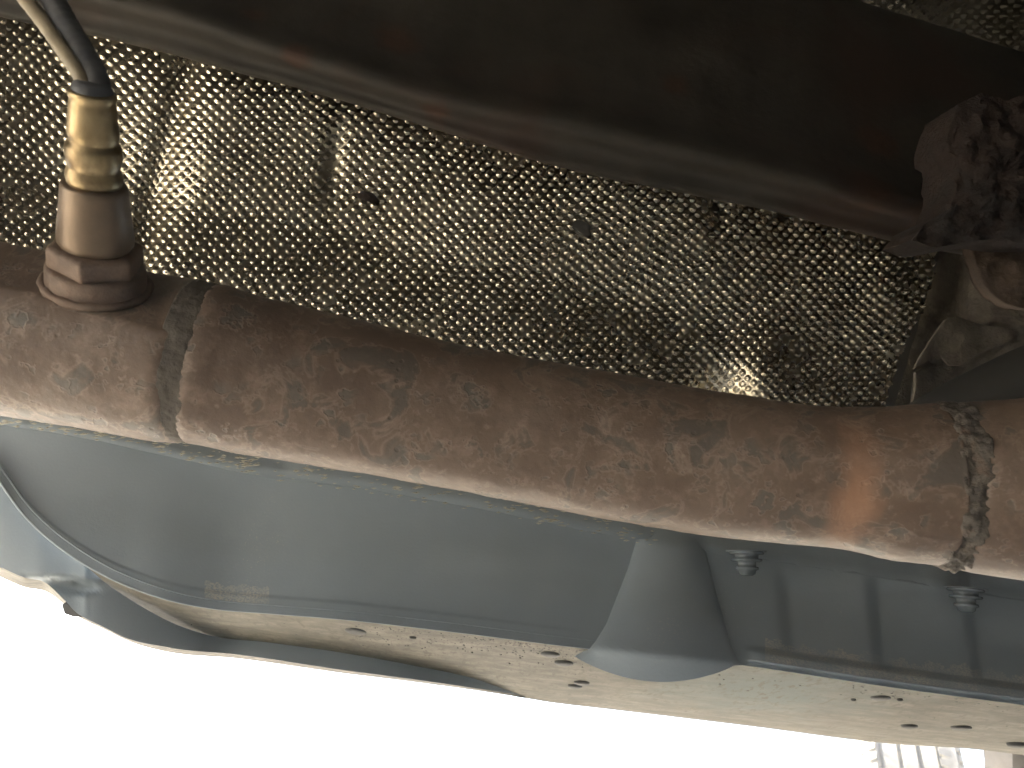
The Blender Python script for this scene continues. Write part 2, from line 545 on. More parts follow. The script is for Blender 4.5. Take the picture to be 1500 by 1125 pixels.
def shield_main():
    step = 1.5
    us = np.arange(-330, 1376, step)
    vs = np.arange(-80, 626, step)
    U, Vv = np.meshgrid(us, vs, indexing='ij')
    poly = [(-326, -70), (-70, 0), (0, 10), (130, 36), (500, 128), (830, 228), (1100, 284), (1371, 352), (1372, 366), (1366, 410), (1352, 455), (1331, 492),
            (1317, 530), (1305, 565), (1296, 604), (1240, 612), (1150, 612), (900, 575), (700, 540), (500, 500), (400, 470), (352, 450), (300, 440), (240, 430), (150, 415), (60, 400), (-70, 380), (-326, 320)]
    edge_j = 1.6 * np.sin(U * 0.45) * 0.6 + 1.2 * np.sin(Vv * 0.39 + U * 0.1)
    ins = inside(poly, U + edge_j, Vv + edge_j)
    # depth of the sheet
    D = 0.405 + 0.055 * np.clip(U / 1400, -0.1, 1) + 0.010 * (300 - Vv) / 300
    # rolling dents
    D = D + 0.0024 * np.sin(U / 110 + Vv / 150 + 0.6) + 0.0008 * np.sin(U / 52 - Vv / 80 + 2.0) + 0.0010 * np.sin(U / 140 + Vv / 55)
    # crease left of centre, sheet turns away to its left
    xc = 272 - (Vv - 95) * 0.245
    q = (U - xc)
    D = D + 0.004 * np.exp(-(q / 20) ** 2) - 0.0075 * sstep(-5, 75, q) * np.exp(-np.clip(q, 0, None) / 160) - 0.030 * sstep(120, -140, U) * 0.7
    # torn dark dent
    D = D + 0.0022 * np.exp(-((U - 490 - (Vv - 230) * -0.12) / 16) ** 2 - ((Vv - 235) / 60) ** 2)
    D = D + 0.003 * np.exp(-((U - 1050) / 14) ** 2 - ((Vv - 312) / 30) ** 2)
    # deep pucker near the right end, at the pipe
    D = D + 0.016 * np.exp(-((U - 1050) / 40) ** 2 - ((Vv - 590) / 46) ** 2) - 0.006 * np.exp(-((U - 1122) / 34) ** 2 - ((Vv - 540) / 55) ** 2)
    # right end rolls back, lower edge leans down
    D = D + 0.014 * sstep(1300, 1380, U) - 0.012 * sstep(380, 520, Vv + (700 - U) * 0.22)
    base = P(U, Vv, D)
    # normals
    du = np.gradient(base, axis=0)
    dv = np.gradient(base, axis=1)
    N = np.cross(du, dv)
    N /= np.linalg.norm(N, axis=-1)[..., None]
    if (N.reshape(-1, 3).mean(0) @ f_) > 0:
        N = -N
    # lattice, slightly drawn together at the crease
    Uw = U + 4.5 * np.sin(Vv / 83 + U / 210) + 3 * np.sin(U / 61) + 9 * np.tanh(q / 16) + 1.5 * np.sin(Vv / 21 + U / 34)
    Vw = Vv + 4 * np.sin(U / 77 + 1.0) + 2.5 * np.sin(Vv / 58 + U / 130) + 1.2 * np.sin(U / 19)
    a, b = dimples(Uw, Vw, 18.8, 16.2, 1400, 0.10, 0.0, 1, 0)
    h = np.zeros_like(U)
    wear = np.ones_like(U)
    wear *= 1 - 0.85 * np.exp(-((U - 486 + (Vv - 230) * 0.15) / 15) ** 2 - ((Vv - 240) / 62) ** 2)
    wear *= 1 - 0.2 * np.exp(-((U - 1060) / 45) ** 2 - ((Vv - 560) / 30) ** 2)
    wear *= 1 - 0.8 * np.exp(-((U - 1052) / 16) ** 2 - ((Vv - 315) / 26) ** 2)
    for (x, y, sx, sy) in ((540, 288, 17, 9), (855, 335, 17, 11), (1148, 312, 10, 18)):
        wear *= 1 - np.exp(-(((U - x) / sx) ** 2 + ((Vv - y) / sy) ** 2) ** 2)
    for off in (0.0, 0.5):
        ia = np.floor(a + off)
        ib = np.floor(b + off)
        ju = (hash2(ia, ib, 1 + off) - 0.5) * 0.10
        jv = (hash2(ia, ib, 2 + off) - 0.5) * 0.10
        fx = a + off - ia - 0.5 + ju
        fy = b + off - ib - 0.5 + jv
        r = np.sqrt(fx * fx + fy * fy)
        amp = 0.75 + 0.5 * hash2(ia, ib, 3 + off)
        bump = np.clip(1 - (r / 0.30) ** 2, 0, None) ** 1.3
        crater = (0.48 + 0.40 * hash2(ia, ib, 5 + off)) * np.exp(-((fx + (hash2(ia, ib, 6) - .5) * .08) ** 2 + (fy + .03) ** 2) / 0.11 ** 2)
        h = np.maximum(h, amp * (bump - crater))
    wob = 0.12 * np.sin(U * 0.9 + 3 * np.sin(Vv * 0.31)) * np.sin(Vv * 0.83)
    G = base + N * ((h * wear * (1 + 0.35 * sstep(600, 1250, U)) + wob * 0.08) * 0.00135)[..., None]
    m = ins[:-1, :-1] & ins[1:, :-1] & ins[1:, 1:] & ins[:-1, 1:]
    fs = grid_faces(len(us), len(vs), mask=m)
    used = np.unique(fs)
    remap = np.zeros(G.shape[0] * G.shape[1], int)
    remap[used] = np.arange(len(used))
    V = G.reshape(-1, 3)[used]
    root = thing('heat_shield', 'crumpled dimpled aluminium heat shield sheet above the rusty pipe', 'heat shield', V.mean(0))
    obj('dimpled_sheet', V, remap[fs], M_ALU, root)
    # dark plates standing in for two torn holes in the sheet
    for (x, y, s, e) in ((540, 288, 15, 0.55), (853, 334, 15, 0.75)):
        pts = [(x + s * math.cos(t) * (1 + 0.25 * math.sin(3 * t + x)), y + s * e * math.sin(t) * (1 + 0.2 * math.cos(2 * t + x)) + 0.25 * s * math.cos(t)) for t in np.linspace(0, 6.28, 11)[:-1]]
        i = int((x - us[0]) / step)
        j = int((y - vs[0]) / step)
        dd = D[i, j]
        slab('torn_hole_plate', pts, lambda a_, b_: dd - 0.0012 + 0 * a_, 0.0015, M_RUSTLUMP if x < 600 else M_DARK, root, bev=0.0, bulge=0.0006, rough=0.0006)
shield_main()

def shield_far():
    step = 1.6
    us = np.arange(1180, 1900, step)
    vs = np.arange(-90, 140, step)
    U, Vv = np.meshgrid(us, vs, indexing='ij')
    D = 0.58 + 0.0003 * (U - 1220) + 0.02 * np.sin(U / 60 + 1) + 0.012 * np.sin(Vv / 30 + U / 40)
    base = P(U, Vv, D)
    N = np.cross(np.gradient(base, axis=0), np.gradient(base, axis=1))
    N /= np.linalg.norm(N, axis=-1)[..., None]
    if (N.reshape(-1, 3).mean(0) @ f_) > 0:
        N = -N
    a, b = U / 19.5 + 0.12 * np.sin(Vv / 30), (Vv - 0.02 * U) / 15.0 + 0.15 * np.sin(U / 40)
    h = np.zeros_like(U)
    for off in (0.0, 0.5):
        ia, ib = np.floor(a + off), np.floor(b + off)
        r = np.hypot(a + off - ia - 0.5, b + off - ib - 0.5)
        h = np.maximum(h, (0.6 + 0.7 * hash2(ia, ib, 3 + off)) * np.clip(1 - (r / 0.28) ** 2, 0, None) ** 1.4)
    G = base + N * (h * 0.0026)[..., None]
    o = obj('heat_shield', G, grid_faces(len(us), len(vs)), M_ALU_FAR)
    tag(o, 'dark far dimpled heat shield in the top right corner beyond the crossmember', 'heat shield')
shield_far()

# ------------------------------------------------------------------ crossmember above the shield
def crossmember():
    us = np.linspace(-450, 2040, 410)
    L0 = smooth(us, [(-460, -112), (-90, -12), (0, 20), (130, 47), (320, 94), (500, 143), (830, 243), (1100, 299), (1370, 362), (1480, 380), (1610, 410), (2050, 505)])
    rid = smooth(us, [(-460, -165), (-90, -70), (0, -38), (150, 0), (250, 25), (400, 75), (520, 113), (640, 148), (800, 180), (960, 215), (1200, 277), (1340, 318), (1480, 345), (1610, 375), (2050, 480)])
    top = np.minimum(-6 + (us - 1215) * 0.315, 150)
    dl = 0.385 + 0.035 * us / 1400
    rows = []
    def row(v, d):
        rows.append(P(us, v, d))
    row(L0 + 3, dl + 0.010)
    row(L0, dl + 0.0015)
    row(L0 - 3, dl)
    row(L0 * 0.7 + rid * 0.3, dl + 0.001)
    row(L0 * 0.45 + rid * 0.55, dl - 0.0005)
    row(L0 * 0.25 + rid * 0.75, dl - 0.006)
    row(rid + 6, dl - 0.012)
    row(rid - 4, dl - 0.0145)
    row(rid - 14, dl - 0.0135)
    row(rid - 26, dl - 0.008)
    row(rid - 40, dl + 0.001)
    for t in np.linspace(0.1, 1, 9):
        v = (rid - 40) * (1 - t) + top * t
        v = np.minimum(v, rid - 40 - 14 * t)
        row(v, dl + 0.001 + 0.085 * t + 0.003 * math.sin(t * 9))
    row(v - 6, dl + 0.10)
    G = np.array(rows).transpose(1, 0, 2)
    # resample across for smoothness
    nz = vnoise(G, 26, 1.3, 3) * 0.0016
    G = G - f_ * nz[..., None]
    root = thing('crossmember', 'dark dirty pressed steel crossmember with a rounded rib along the shield top', 'car frame', G.reshape(-1, 3).mean(0))
    o = sheet('pressed_panel', G, M_BEAM, root, thick=0.002)
    s = o.modifiers.new('sub', 'SUBSURF')
    s.levels = s.render_levels = 1
    # blotches of rust in the paint
    t = M_BEAM.node_tree
    bs = t.nodes['Principled BSDF']
    n = NB(t)
    col = bs.inputs['Base Color'].links[0].from_socket
    wob = n.math('MULTIPLY', n.math('SUBTRACT', n.noise(110, 5, 0.7), 0.5), 1.3)
    for (u, v, s_) in ((435, 78, 30), (585, 50, 44), (1288, 205, 42), (1283, 272, 46), (985, 138, 30), (640, 156, 30), (375, 18, 26), (1380, 330, 50)):
        rel = G.reshape(-1, 3) - CAM
        z = rel @ f_
        k = int(np.argmin((750 + F * (rel @ r_) / z - u) ** 2 + (562.5 - F * (rel @ u_) / z - v) ** 2))
        dn_ = n.t.nodes.new('ShaderNodeVectorMath')
        dn_.operation = 'DISTANCE'
        t.links.new(n.co, dn_.inputs[0])
        dn_.inputs[1].default_value = tuple(G.reshape(-1, 3)[k] - np.array(root.location))
        q = n.math('ADD', n.math('MULTIPLY', dn_.outputs['Value'], 1.0 / (s_ * z[k] / F)), wob)
        col = n.mix(n.ramp(q, [(0.45, 0.9), (0.95, 0.0)]), col, n.mix(n.noise(240, 4), (0.035, 0.019, 0.012), (0.085, 0.046, 0.030)))
    t.links.new(col, bs.inputs['Base Color'])
crossmember()

# ------------------------------------------------------------------ exhaust pipe
ST = [(-460, 232, 512, .284), (-120, 322, 594, .294), (0, 352, 611, .297), (130, 378, 631, .300), (235, 398, 649, .302), (300, 409, 657, .303), (350, 424, 666, .306),
      (500, 462, 690, .313), (700, 508, 725, .321), (900, 544, 764, .324), (1060, 572, 789, .320), (1150, 586, 798, .316), (1230, 594, 804, .312),
      (1270, 594, 811, .310), (1310, 592, 821, .308), (1375, 589, 829, .306), (1440, 585, 841, .303), (1500, 581, 850, .300), (1620, 570, 868, .296), (2050, 520, 930, .286)]
def pipe_axis(us):
    k = smooth(us, ST)
    vc = (k[:, 0] + k[:, 1]) / 2
    d = k[:, 2] + 0.006
    sl = np.gradient(vc, us)
    R = (k[:, 1] - k[:, 0]) / 2 * np.cos(np.arctan(sl)) * d / F * 0.985
    return P(us, vc, d), R

SB = P(142, 416, 0.290)            # sensor seat centre on the pipe
STOP = P(135, 120, 0.252)
SAX = (STOP - SB) / np.linalg.norm(STOP - SB)
def px_of(p):
    rel = p - CAM
    z = rel @ f_
    return 750 + F * (rel @ r_) / z, 562.5 - F * (rel @ u_) / z

pipe_root = thing('exhaust_pipe', 'rusty brown exhaust pipe running across the whole view', 'exhaust pipe', P(750, 620, .33))
def dent(G, C):
    nz = vnoise(G, 38, 5.0, 2) * 0.00045 + vnoise(G, 190, 9.0, 3) * 0.00016
    T, N, B = frame_rings(C)
    out = G - C[:, None, :]
    out /= np.linalg.norm(out, axis=-1)[..., None]
    return G + out * nz[..., None]
def dent_seat(G, C):
    G = dent(G, C)
    u, v = px_of(G)
    hgt = (G - SB) @ SAX
    win = sstep(310, 225, u)
    return G - SAX * (np.clip(hgt + 0.001, 0, None) * win)[..., None]
def section(u0_, u1_, n, disp, endl=False, endr=False, scale=1.0):
    us = np.linspace(u0_, u1_, n)
    C, R = pipe_axis(us)
    R = R * scale
    q = (us - us[0]) / (us[-1] - us[0])
    w_ = us[-1] - us[0]
    if endl:
        R = R * (1 - 0.028 * np.exp(-((us - u0_) / 6.0) ** 1.5))
    if endr:
        R = R * (1 - 0.05 * np.exp(-((u1_ - us) / 7.0) ** 1.5))
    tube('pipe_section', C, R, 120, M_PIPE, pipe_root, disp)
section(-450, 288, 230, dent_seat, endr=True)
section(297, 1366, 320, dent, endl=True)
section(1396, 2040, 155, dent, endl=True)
def bead(ua, ub, amp, mat, scale, seed, bulge):
    us = np.linspace(ua, ub, 26)
    C, R = pipe_axis(us)
    t = np.linspace(-1, 1, 26)
    R = R * (scale + bulge * np.sqrt(np.clip(1 - t * t, 0, 1)))
    def dd(G, C):
        nz = vnoise(G, 120, seed, 4)
        a = np.linspace(0, 2 * math.pi, G.shape[1], endpoint=False)
        out = G - C[:, None, :]
        out /= np.linalg.norm(out, axis=-1)[..., None]
        rip = (0.0005 if amp > .001 else 0.0001) * np.sin(a * 46 + 2 * np.sin(a * 7))[None, :] * (1 - t * t)[:, None]
        return G + out * (nz * amp + rip)[..., None]
    tube('weld_bead', C, R, 220, mat, pipe_root, dd)
bead(276, 310, 0.0005, M_GROOVE, 0.972, 2.0, 0.008)
bead(1358, 1408, 0.0023, M_WELD, 0.965, 8.0, 0.046)

# ------------------------------------------------------------------ oxygen sensor
def sensor():
    L = np.linalg.norm(STOP - SB)
    root = thing('oxygen_sensor', 'brassy oxygen sensor screwed upright into the left end of the rusty pipe', 'sensor', SB)
    def hr(v, half):
        t = (416 - v) / (416 - 120)
        d = 0.290 + (0.252 - 0.290) * t
        return (t * L, half * d / F)
    lathe('threaded_bung', SB - SAX * 0.006, SAX, [(0, .0185), (0.003, .0178)] + [(h + .006, r) for h, r in [hr(414, 67), hr(390, 66.5), hr(386, 65), hr(384, 60)]], 48, M_NUT, root)
    # weld fillet round the bung
    a = np.linspace(0, 2 * math.pi, 60, endpoint=False)
    e1 = np.cross(SAX, f_); e1 /= np.linalg.norm(e1)
    e2 = np.cross(SAX, e1)
    rr = 0.0178
    G = []
    for k in range(60):
        c = SB + rr * (math.cos(a[k]) * e1 + math.sin(a[k]) * e2)
        o_ = math.cos(a[k]) * e1 + math.sin(a[k]) * e2
        rw = 0.0015 * (1 + 0.35 * mnoise.noise(Vector((k * 0.45, 1, 2))))
        G.append([c + rw * (math.cos(b) * o_ + math.sin(b) * SAX) for b in np.linspace(0, 2 * math.pi, 9)[:-1]])
    G = np.array(G)
    fs = []
    for i in range(60):
        for j in range(8):
            fs.append((i * 8 + j, i * 8 + (j + 1) % 8, ((i + 1) % 60) * 8 + (j + 1) % 8, ((i + 1) % 60) * 8 + j))
    obj('weld_fillet', G, fs, M_NUT, root)
    h0, r0_ = hr(388, 64)
    h1, _ = hr(352, 64)
    nut = lathe('hex_nut', SB, SAX, [(h0, .0150), (h0 + .0012, .0164), (h1 - .0012, .0164), (h1, .0148)], 6, M_NUT, root, hexa=True, smooth_shade=False)
    bevel(nut, 0.0007, 2, 20)
    prof = [hr(v, h) for v, h in [(358, 46), (352, 47), (346, 51), (338, 51.5), (300, 48), (268, 45.5), (261, 44.5), (258, 42)]]
    lathe('sensor_body', SB, SAX, prof, 48, M_BODYMETAL, root)
    prof = [hr(v, h) for v, h in [(259, 36), (256, 37), (250, 38.5), (243, 38), (236, 35.5), (232, 35), (228, 37), (218, 38.5), (208, 38), (202, 36), (199, 33),
                                  (195, 33), (191, 34.5), (186, 35), (178, 34), (160, 32.5), (148, 31.5), (143, 30), (140, 32), (135, 33), (132, 32), (131, 27)]]
    lathe('crimped_collar', SB, SAX, prof, 48, M_GOLD, root)
    prof = [hr(v, h) for v, h in [(140, 29), (128, 28), (122, 24), (119, 19)]]
    lathe('rubber_grommet', SB, SAX, prof, 32, M_WIRE_DARK, root)
    for pts, rad, mat in (([(128, 138, .253), (118, 112, .252), (98, 82, .254), (66, 36, .26), (30, -10, .268), (-10, -60, .28)], 11, M_WIRE_TAN),
                          ([(146, 140, .255), (140, 112, .255), (122, 78, .258), (100, 42, .262), (80, 4, .268), (50, -60, .28)], 17.5, M_WIRE_DARK)):
        pts = np.array(pts)
        t = np.arange(len(pts))
        k = smooth(np.linspace(0, len(pts) - 1, 60), np.column_stack([t, pts]))
        C = P(k[:, 0], k[:, 1], k[:, 2])
        R = rad * k[:, 2] / F * (1 + 0.03 * np.sin(np.arange(60) * 1.9))
        tube('wire', C, R, 20, mat, root)
sensor()

# ------------------------------------------------------------------ parts at the right end: panel, bushing, brackets
def right_end():
    # tan floor panel behind the shield's end: a curved sheet with a lap step
    ts = np.linspace(0, 1, 110)
    vs = np.linspace(290, 640, 60)
    T_, Vv = np.meshgrid(ts, vs, indexing='ij')
    edge = 1392 - (Vv - 360) * 0.30
    U = edge - 12 + (2040 - edge) * T_
    D = 0.478 - 0.006 * sstep(edge + 36, edge - 12, U) - 0.012 * sstep(1390, 1500, U) + 0.003 * np.sin(Vv / 40 + U / 60)
    lap = 478 + (U - 1400) * -0.02 + 5 * np.sin(U / 17)
    D = D - 0.008 * sstep(lap + 3, lap - 3, Vv) * sstep(1405, 1425, U)
    G = P(U, Vv, D)
    G = G - f_ * (vnoise(G, 70, 4, 3) * 0.0012)[..., None]
    o = sheet('floor_panel', G, M_TAN)
    tag(o, 'dusty tan floor panel with lapped seam right of the heat shield', 'floor panel')
    o = slab('shade_backing', [(1262, 320), (1440, 320), (2040, 340), (2040, 700), (1390, 680), (1240, 650), (1250, 480)], lambda a, b: 0.512 + 0 * a, 0.01, M_DARK, bev=0.001, rough=0.002)  # dark sheet added to stand in for the shaded gap beside the shield
    tag(o, 'dark backing sheet standing in for the shaded gap between the heat shield end and the tan panel', 'shade backing')
    # torn flange
    o = slab('seam_flange', [(1338, 541), (1352, 530), (1382, 524), (1390, 535), (1404, 536), (1432, 518), (1462, 508), (1484, 496), (1482, 482), (1450, 478), (1420, 470), (1400, 462), (1384, 470), (1362, 500)],
             lambda a, b: 0.462 + 0 * a, 0.0015, M_TAN, bev=0.0004, rough=0.0022)
    tag(o, 'torn tan metal flange below the floor panel seam', 'bracket')
    o = slab('sealant_pad', [(1340, 545), (1362, 536), (1372, 560), (1372, 625), (1330, 630), (1338, 585)], lambda a, b: 0.470 - 0.0002 * (1372 - a), 0.003, M_TAN, bev=0.0006, bulge=0.001, rough=0.002)
    tag(o, 'grainy tan lump of sealant standing behind the pipe', 'sealant')
    # round bushing half hidden by rust
    cpts = [(1512 + 88 * math.cos(t), 362 + 92 * math.sin(t)) for t in np.linspace(math.radians(182), math.radians(-2), 26)] + [(1600, 330), (1430, 335)]
    o = slab('bushing', cpts, lambda a, b: 0.405 + 0 * a, 0.007, M_BUSH, bev=0.002, bulge=0.003, rough=0.0022, nring=16, rscale=110)
    tag(o, 'round cracked orange brown bushing at the right edge of the view', 'bushing')
    # dark diagonal strut with a bright edge
    us = np.linspace(0, 1, 30)
    C = np.array([P(1340 + 280 * t, 648 - 130 * t - 40 * t * (1 - t), .40 - .02 * t) for t in us])
    Rr = 0.018 * np.ones(30)
    G = tube_grid(C, Rr, 24)
    G = C[:, None] + (G - C[:, None]) * 1.0
    n, m = G.shape[:2]
    o = obj('support_rod', G, [tuple(f) for f in grid_faces(n, m, True)] + [tuple(range(m))[::-1], tuple(range((n - 1) * m, n * m))], M_DARK)
    tag(o, 'dark diagonal support rod rising behind the right end of the pipe', 'rod')
    # flaking rusty bracket
    pts = [(1392, 176), (1408, 150), (1440, 134), (1476, 146), (1500, 138), (1590, 140), (1720, 165), (1720, 372), (1590, 356), (1500, 356), (1462, 349), (1420, 354), (1372, 362), (1334, 352), (1352, 330), (1386, 312), (1402, 280), (1400, 240), (1386, 210)]
    o = slab('rusty_bracket', pts, lambda a, b: 0.372 + 0.00004 * (b - 250), 0.03, M_RUSTLUMP, bev=0.002, bulge=0.006, rough=0.0042, nring=26, rscale=110)
    tag(o, 'flaking red brown rusty bracket at the right end of the crossmember', 'bracket')
right_end()

# ------------------------------------------------------------------ undertray
ZB = CAM[2] + 0.110
def vB(u): return smooth(u, [(-90, 570), (-50, 640), (0, 706), (30, 748), (60, 779), (95, 807), (130, 830), (170, 851), (210, 867), (260, 882), (310, 891), (400, 899), (500, 907), (600, 918), (700, 930), (800, 943), (860, 950), (960, 961), (1085, 974), (1200, 991), (1300, 1006), (1500, 1033), (1640, 1052), (2050, 1104)])
def vA(u): return smooth(u, [(-90, 612), (0, 620), (130, 640), (260, 668), (380, 694), (500, 708), (700, 742), (950, 792), (1200, 832), (1500, 880), (1640, 900), (2050, 962)])
def vC(u): return smooth(u, [(125, 828), (150, 850), (200, 884), (250, 911), (300, 929), (400, 942), (500, 956), (600, 974), (700, 996), (740, 1010), (775, 1023)])
def vD(u): return smooth(u, [(-90, 800), (0, 845), (35, 860), (70, 868), (92, 884), (110, 900), (150, 921), (195, 942), (240, 954), (350, 965), (500, 986), (620, 1001), (740, 1018), (800, 1028), (900, 1040), (1100, 1064), (1300, 1089), (1420, 1097), (1500, 1106), (1640, 1124), (2050, 1174)])
def dB(u):
    d = dplane(u, vB(u), ZB)
    d0 = np.interp(u, [-90, 0, 130, 320], [.418, .414, .410, .405])
    t = sstep(180, 380, u)
    return d0 * (1 - t) + d * t
def dFar(u, v):
    d = dplane(u, v, ZB)
    t = sstep(120, 420, u)
    return (dB(u) + np.clip((v - vB(u)), 0, None) * 0.0015) * (1 - t) + d * t
def dWall(u, v):
    """wall of the tray at a pixel"""
    a, b = vA(u), vB(u)
    s = np.clip((v - a) / (b - a + 1e-6), -0.4, 1.05)
    top = 0.455 + 0.01 * u / 1500 - 0.03 * sstep(420, -60, u)
    d = top * (1 - s) + dB(u) * s + (0.012 - 0.009 * sstep(420, 0, u)) * np.sin(np.clip(s, 0, 1) * math.pi)
    rib = lambda q: sstep(-20, 4, q) * np.clip(1 - q / 110, 0, 1)
    d = d + 0.0034 * sum(rib(u - (x0 + (v - 830) * sl)) for x0, sl in ((1150, .09), (1281, .09), (1418, .12))) * sstep(830, 870, v)
    led = (b - 30)
    d = d - 0.010 * sstep(led - 2, led + 10, v) * sstep(1085, 1120, u)
    d = d + 0.008 * sstep(b - 9, b - 5, v) * sstep(1085, 1120, u)
    # pressed panel step, lower left
    d = d - 0.0012 * sstep(-28, -22, v - b) * sstep(860, 820, u)
    # shallow swelling across the middle
    d = d - 0.004 * np.exp(-((u - 720) / 150) ** 2 - ((v - 815) / 36) ** 2)
    return d

tray = thing('undertray', 'plastic undertray, greyed by glare put into its colour, hanging below the pipe with a dusty pale underside', 'undertray', P(750, 950, .42))
us = np.linspace(-90, 2040, 520)
ss = np.linspace(-0.02, 1, 110)
U = us[:, None] + 0 * ss[None, :]
Vv = vA(U) * (1 - ss) + vB(U) * ss
G = P(U, Vv, dWall(U, Vv))
tw = sheet('tray_wall', G, M_PLASTIC, tray)
tw.data.materials.append(M_WALLDUST)
fu = (U[:-1, :-1] + U[1:, 1:]) / 2
fv = (Vv[:-1, :-1] + Vv[1:, 1:]) / 2
fb = vB(fu)
jag = 3.5 * np.sin(fu / 7.3) + 2.5 * np.sin(fu / 2.9 + 1) + 2 * np.sin(fu / 23)
dust = ((fu > 1120) & (fv > fb - 40 - (fu - 1120) * 0.012 + jag) & (fv < fb - 11)) | ((fu > 300) & (fu < 402 + jag) & (fv > fb - 38 + jag * .5) & (fv < fb - 13)) 
tw.data.polygons.foreach_set('material_index', dust.reshape(-1).astype(int).tolist())
# flange along the wall top, proud of it, behind the pipe
t = np.linspace(0, 1, 12)
U = us[:, None] + 0 * t[None, :]
vtop = vA(U) - 90 * (1 - t)
pr = 1 - 0.85 * sstep(900, 1090, U)
d = dWall(U, vA(U)) - 0.010 * pr + 0.020 * (1 - t)
d = d + 0.012 * pr * sstep(0.93, 1.0, t)
G = P(U, vtop + 5 * t, d)
G = G - f_ * (vnoise(G, 45, 2, 3) * 0.0012)[..., None]
sheet('mounting_flange', G, M_PLASTIC, tray)
# dusty underside
us2 = np.concatenate([np.linspace(125, 740, 160), np.linspace(742, 2040, 280)])
t = np.linspace(0, 1, 40)
U = us2[:, None] + 0 * t[None, :]
low = np.where(U < 741, vC(np.minimum(U, 775)), vD(U))
k = sstep(700, 800, U)
low = np.where(U < 800, vC(np.clip(U, 125, 775)) * (1 - k) + vD(U) * k, vD(U))
Vv = vB(U) * (1 - t) + low * t
d = dFar(U, Vv)
d = d + 0.02 * t**6 * sstep(800, 900, U) + 0.004 * np.sin(t * 7 + U / 160) * t * (1 - t)
G = P(U, Vv, d)
sheet('underside_panel', G, M_DUSTY, tray)
# outer lip: wall turned down beyond the underside, and its pale lower edge
us3 = np.linspace(-90, 770, 200)
t = np.linspace(0, 1, 16)
U = us3[:, None] + 0 * t[None, :]
up = np.where(U < 130, vB(U), vC(np.clip(U, 125, 775)))
dn = np.maximum(vD(U) - np.interp(U, [-90, 60, 110, 180, 240, 740], [16, 14, 4, 3, 7, 3]), up + 0.2)
Vv = up * (1 - t) + dn * t
dup = np.where(U < 130, dB(U) + 0.012, dFar(U, up)) 
dup = dB(U) + 0.012 + sstep(60, 330, U) * (dFar(U, up) - dB(U) - 0.012)
d = dup * (1 - t) + (dup - 0.012 * sstep(775, 600, U)) * t
hole = np.exp(-(((U - 85 - 0) / 48) ** 2 + ((Vv - 857 - (U - 85) * .10) / 9) ** 2) ** 2)
d = d + 0.02 * hole
G = P(U, Vv, d)
sheet('outer_lip', G, M_PLASTIC, tray)
t = np.linspace(0, 1, 8)
U = us3[:, None] + 0 * t[None, :]
dd0 = d[:, -1:]
Vv = dn[:, :1] * (1 - t) + vD(U) * t
G = P(U, Vv, dd0 + 0.035 * t * sstep(775, 560, U))
sheet('lip_edge', G, M_DUSTY, tray)
# rolled rim along the lower edge of the wall
usr = np.linspace(-90, 900, 240)
for off, rad in ((0, 1.6), (13, 1.0)):
    ur = usr + off * 0.6
    vv = vB(usr) - off * 0.9
    dd = (dB(usr) if off == 0 else dWall(ur, vv)) - 0.0006
    C = P(ur, vv, dd)
    tube('rolled_rim', C, rad * dd / F * (1 if off == 0 else 1) * np.interp(usr, [-90, 150, 400, 900], [1.4, 1.2, .7, .4]), 8, M_PLASTIC, tray)
# tapered boss
rows = []
tt = np.linspace(0, 1, 46)
sx = np.linspace(0, 1, 60)
for q in tt:
    vb = 961 + 31 * np.sin(np.clip(sx * 1.05, 0, 1) * math.pi) ** 0.8 + 14 * sx
    vt = 762 + 10 * sx
    v = vt + (vb - vt) * q
    vm = 770 + 197 * q
    xl = np.interp(vm, [782, 840, 880, 920, 945, 958, 967], [936, 918, 902, 886, 870, 858, 842])
    xr = np.interp(vm, [782, 800, 840, 890, 940, 967], [1030, 1034, 1044, 1058, 1073, 1087])
    u = xl + (xr - xl) * sx
    dw = dWall(u, np.minimum(v, vB(u) - 2))
    edge_in = np.sin(sx * math.pi) ** 0.38
    d = np.minimum(dw, 0.47) + 0.004 - (0.012 + 0.013 * q) * edge_in
    rows.append(P(u, v, d))
G = np.array(rows)
sheet('tapered_boss', G, M_PLASTIC, tray)
# dark discs standing in for the shaded holes in the underside
def up_disc(u, v, rad, name, mat, depth=0.0):
    d = float(dFar(np.array([u]), np.array([v]))[0])
    c = P(u, v, d)
    lathe(name, c - np.array([0, 0, 0.0012]), (0, 0, 1), [(0, rad * .55), (0.0006, rad * .95), (0.0016, rad), (0.006, rad)], 24, mat, tray)
for u, v, r in ((521, 924, .0062), (806, 958, .0055), (826, 971, .0055), (852, 1000, .0050), (842, 1005, .0048), (1290, 1022, .0055), (1332, 1064, .005), (1408, 1066, .006), (1490, 1092, .006), (605, 933, .002), (1318, 1024, .0016), (1250, 1024, .0015)):
    up_disc(u, v, r, 'dark_nub', M_NEAR_BLACK)
# small dark dirt lump poking out below the lip at the left
slab('dark_nub', [(90, 886), (96, 882), (112, 896), (122, 904), (108, 904), (94, 899)], lambda a, b: 0.41 + 0 * np.asarray(a, float), 0.008, M_NEAR_BLACK, tray, bev=0.0008)
